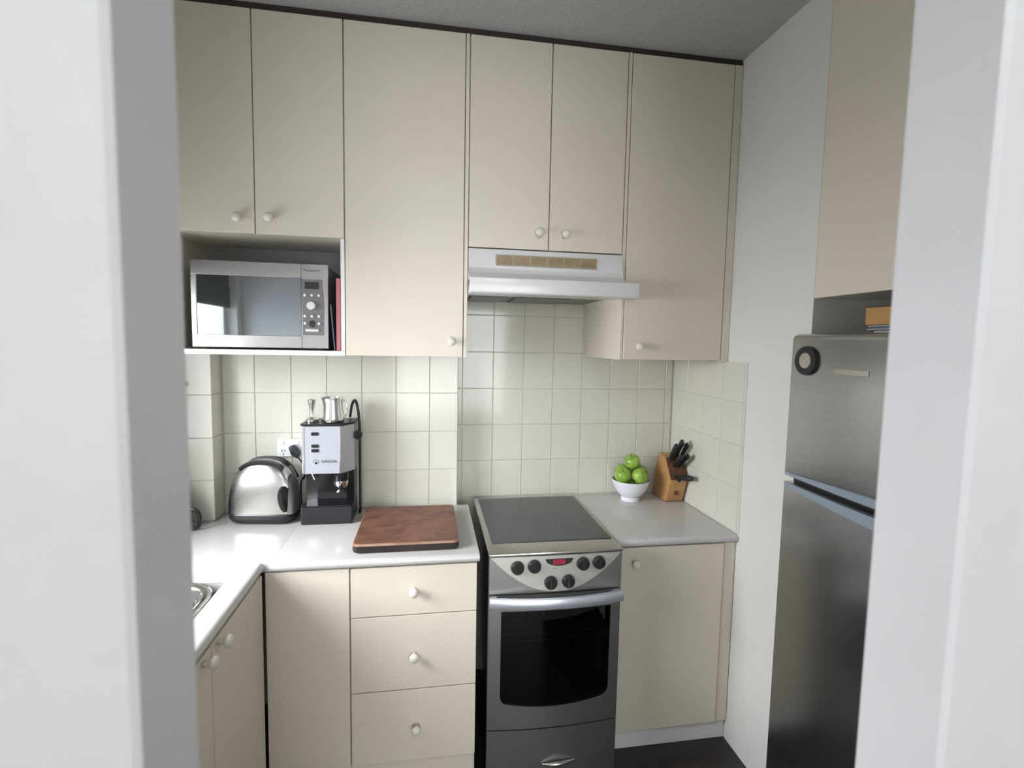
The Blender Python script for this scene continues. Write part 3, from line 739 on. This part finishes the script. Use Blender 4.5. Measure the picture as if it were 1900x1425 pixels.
# slot face: between (-.218,1.018) and (-.150,1.118)
p0, p1 = Vector((0, -.218, 1.018)), Vector((0, -.150, 1.118)); dv = (p1-p0); dn = Vector((0, -dv.z, dv.y)).normalized()
q0, q1 = p0+dv*.03, p1-dv*.03
put('slot_face', prism([(q0.y+dn.y*.0005, q0.z+dn.z*.0005), (q0.y+dn.y*.003, q0.z+dn.z*.003), (q1.y+dn.y*.003, q1.z+dn.z*.003), (q1.y+dn.y*.0005, q1.z+dn.z*.0005)], 'x', kx0+.002, kx1-.002), 'blockdark', kb)
put('mark', B(1.180, 1.198, -.2035, -.1885, .9425, .9600), 'blockdark', kb)
put('foot_strip', B(kx0+.001, kx1-.001, -.174, -.024, .9008, .9028), 'blockdark', kb)
def knife(x, t, L, w, lab, up=0, side=0):
    c = p0+dv*t+dn*.0032; c.x = x
    d = (dn+dv.normalized()*up+Vector((side, 0, 0))).normalized()
    k = thing('knife', lab, 'knife', c, 'knives in the wooden block')
    e1 = Vector((1, 0, 0)); e1 = (e1-d*e1.dot(d)).normalized(); e2 = d.cross(e1)
    bm = bmesh.new(); loops = []
    for s, hw, ht in ((.012, .0070, w*.80), (.020, .0080, w*.9), (.35*L, .0085, w*.82), (.7*L, .0088, w*.95), (.92*L, .0085, w*1.12), (L, .005, w*.8)):
        cc = d*s+e2*(.004*math.sin(PI*s/L))
        loops.append([bm.verts.new(cc+e1*hw*math.copysign(abs(math.cos(a))**.7, math.cos(a))+e2*ht*math.copysign(abs(math.sin(a))**.7, math.sin(a))) for a in [2*PI*q/12 for q in range(12)]])
    for a, b in zip(loops, loops[1:]):
        for q in range(12): bm.faces.new((a[q], a[(q+1) % 12], b[(q+1) % 12], b[q]))
    bm.faces.new(loops[0]); bm.faces.new(loops[-1][::-1])
    put('handle', bm, 'black', k, local=True, smooth=True, ang=50)
    bm = bmesh.new(); lp = []
    for s, hw, ht in ((.0, .0055, w*.75), (.0118, .0062, w*.8)):
        lp.append([bm.verts.new(d*s+e1*hw*a+e2*ht*b) for a, b in ((1, 1), (-1, 1), (-1, -1), (1, -1))])
    for q in range(4): bm.faces.new((lp[0][q], lp[0][(q+1) % 4], lp[1][(q+1) % 4], lp[1][q]))
    bm.faces.new(lp[0]); bm.faces.new(lp[1][::-1])
    put('bolster', bm, 'chrome', k, local=True)
    rv = bmesh.new()
    for s in (.35, .6, .85): add_lathe(rv, [(0, 0), (.0022, 0), (.0022, .001), (0, .001)], d*(L*s)-e1*.0082, 8, -e1)
    put('rivets', rv, 'steel', k, local=True)
knife(1.161, .84, .118, .0140, 'black-handled knife at the upper left of the knife block', .30)
knife(1.190, .86, .132, .0145, 'tallest black-handled knife at the top middle of the knife block', .40)
knife(1.217, .84, .118, .0130, 'black-handled knife at the upper right of the knife block by the wall', .36)
knife(1.174, .56, .108, .0120, 'black-handled knife in the middle row of the knife block, left one', .14)
knife(1.206, .56, .112, .0120, 'black-handled knife in the middle row of the knife block, right one', .14)
sc = thing('kitchen_scissors', 'black-handled scissors or short knife sticking out lowest from the knife block', 'scissors', (1.19, -.225, 1.03))
c = p0+dv*.14+dn*.0035; c.x = 1.178
d = Vector((.30, -.90, .16)).normalized()
put('handle', tube([c+d*s for s in (.001, .02, .05, .085, .100)], [.009, .012, .014, .014, .009], 12), 'black', sc, smooth=True, ang=60)
put('handle', tube([c+Vector((.0, .0, .0))+Vector((.05, -.75, -.28)).normalized()*s for s in (.003, .02, .036)], [.007, .009, .006], 10), 'black', sc, smooth=True, ang=60)

# ------------------------------------------------------------------ fridge
FX = 1.1905; FY0, FY1 = -1.575, -.932
fr = thing('fridge', 'stainless steel fridge with the freezer door on top in the right alcove', 'fridge', (1.5, -1.25, 0))
put('body', B(XR+.012, 1.82, FY0+.004, -.944, .02, 1.700, .004), 'fridge', fr)
def fdoor(z0, z1, name, rt, rb):
    pts = [(XR+.008, z0)]
    for k in range(7):
        a = PI/2*k/6; pts.append((FX+rb-rb*math.sin(a), z0+rb-rb*math.cos(a)))
    for k in range(9):
        a = PI/2*k/8; pts.append((FX+rt-rt*math.cos(a), z1-rt*.8+rt*.8*math.sin(a)))
    pts.append((XR+.008, z1))
    bm = bmesh.new()
    A = [bm.verts.new((p[0], FY1, p[1])) for p in pts]; Bq = [bm.verts.new((p[0], FY0, p[1])) for p in pts]
    n = len(pts); bm.faces.new(A); bm.faces.new(Bq[::-1])
    for i in range(n): bm.faces.new((A[i], Bq[i], Bq[(i+1) % n], A[(i+1) % n]))
    return put(name, bm, 'fridge', fr, smooth=True, ang=40)
fz = fdoor(1.238, 1.712, 'freezer_door', .026, .004)
fg = fdoor(.05, 1.216, 'fridge_door', .004, .01)
# crescent grips along the gap
def grip(za, zb, zc, zd, parent):
    bm = bmesh.new(); n = 14; R = []
    for i in range(n+1):
        t = i/n; y = FY1-.004+(FY0+.008-FY1)*t
        b = math.sin(PI*min(1, t*1.0)*.5)
        z0 = za+(zc-za)*b; z1 = zb+(zd-zb)*b; x = FX-.002-.012*math.sin(PI*t)
        R.append([bm.verts.new(p) for p in ((x, y, z0), (x, y, z1), (FX-.0005, y, z1), (FX-.0005, y, z0))])
    for p, q in zip(R, R[1:]):
        for j in range(4): bm.faces.new((p[j], p[(j+1) % 4], q[(j+1) % 4], q[j]))
    bm.faces.new(R[0]); bm.faces.new(R[-1][::-1]); return put('grip', bm, 'fgrip', parent, smooth=True, ang=40)
grip(1.2395, 1.249, 1.2395, 1.268, fz)
grip(1.202, 1.2145, 1.174, 1.2145, fg)
put('gasket', B(XR-.02, XR+.011, FY0+.006, FY1-.006, 1.2165, 1.2375), 'black', fr)
put('badge', B(FX-.0022, FX-.0002, -1.235, -1.115, 1.590, 1.606, .0006), 'steel', fz)
for y in (-1.5, -1.0):
    put('foot', lathe([(0, 0), (.02, 0), (.02, .019), (0, .019)], (1.30, y, .0005), 12), 'black', fr)
tm = thing('magnetic_dial', 'round black-rimmed magnetic dial stuck on the freezer door', 'magnet', (FX-.001, -1.003, 1.626))
put('rim', lathe([(0, 0), (.046, 0), (.047, .004), (.045, .010), (.034, .012), (.025, .0095), (.025, .008), (0, .008)], (FX-.0006, -1.003, 1.626), 32, (-1, 0, 0)), 'black', tm, smooth=True, ang=35)
put('face', lathe([(0, 0), (.0245, 0), (.0245, .0015), (0, .0015)], (FX-.0090, -1.003, 1.626), 28, (-1, 0, 0)), 'beige', tm)
# books on the fridge
zf = 1.7125
def book(x0, x1, y0, y1, z0, z1, cov, pg, label, name='book'):
    b = thing(name, label, 'book' if name == 'book' else 'magazine', ((x0+x1)/2, (y0+y1)/2, z0), 'reading matter on top of the fridge')
    put('cover', boxes((x0, x1, y0, y1, z0, z0+.002), (x0, x1, y0, y1, z1-.002, z1), (x1-.002, x1, y0, y1, z0+.002, z1-.002)), cov, b)
    put('pages', B(x0+.003, x1-.003, y0+.002, y1-.003, z0+.0022, z1-.0022), pg, b)
zb0 = 1.7018
book(1.262, 1.42, -1.48, -1.148, zb0, zb0+.010, 'bluegrey', 'whitebook', 'dark grey magazine lowest in the pile on top of the fridge', 'magazine')
book(1.268, 1.41, -1.47, -1.155, zb0+.0105, zb0+.020, 'bookcover', 'whitebook', 'thin dark magazine second from below on top of the fridge', 'magazine')
book(1.256, 1.40, -1.46, -1.150, zb0+.0205, zb0+.032, 'whitebook', 'bluegrey', 'pale magazine directly under the thick tan book on the fridge', 'magazine')
book(1.250, 1.40, -1.45, -1.142, zb0+.0325, zb0+.086, 'bookcover', 'paper', 'thick book with tan page edges on top of the pile on the fridge')
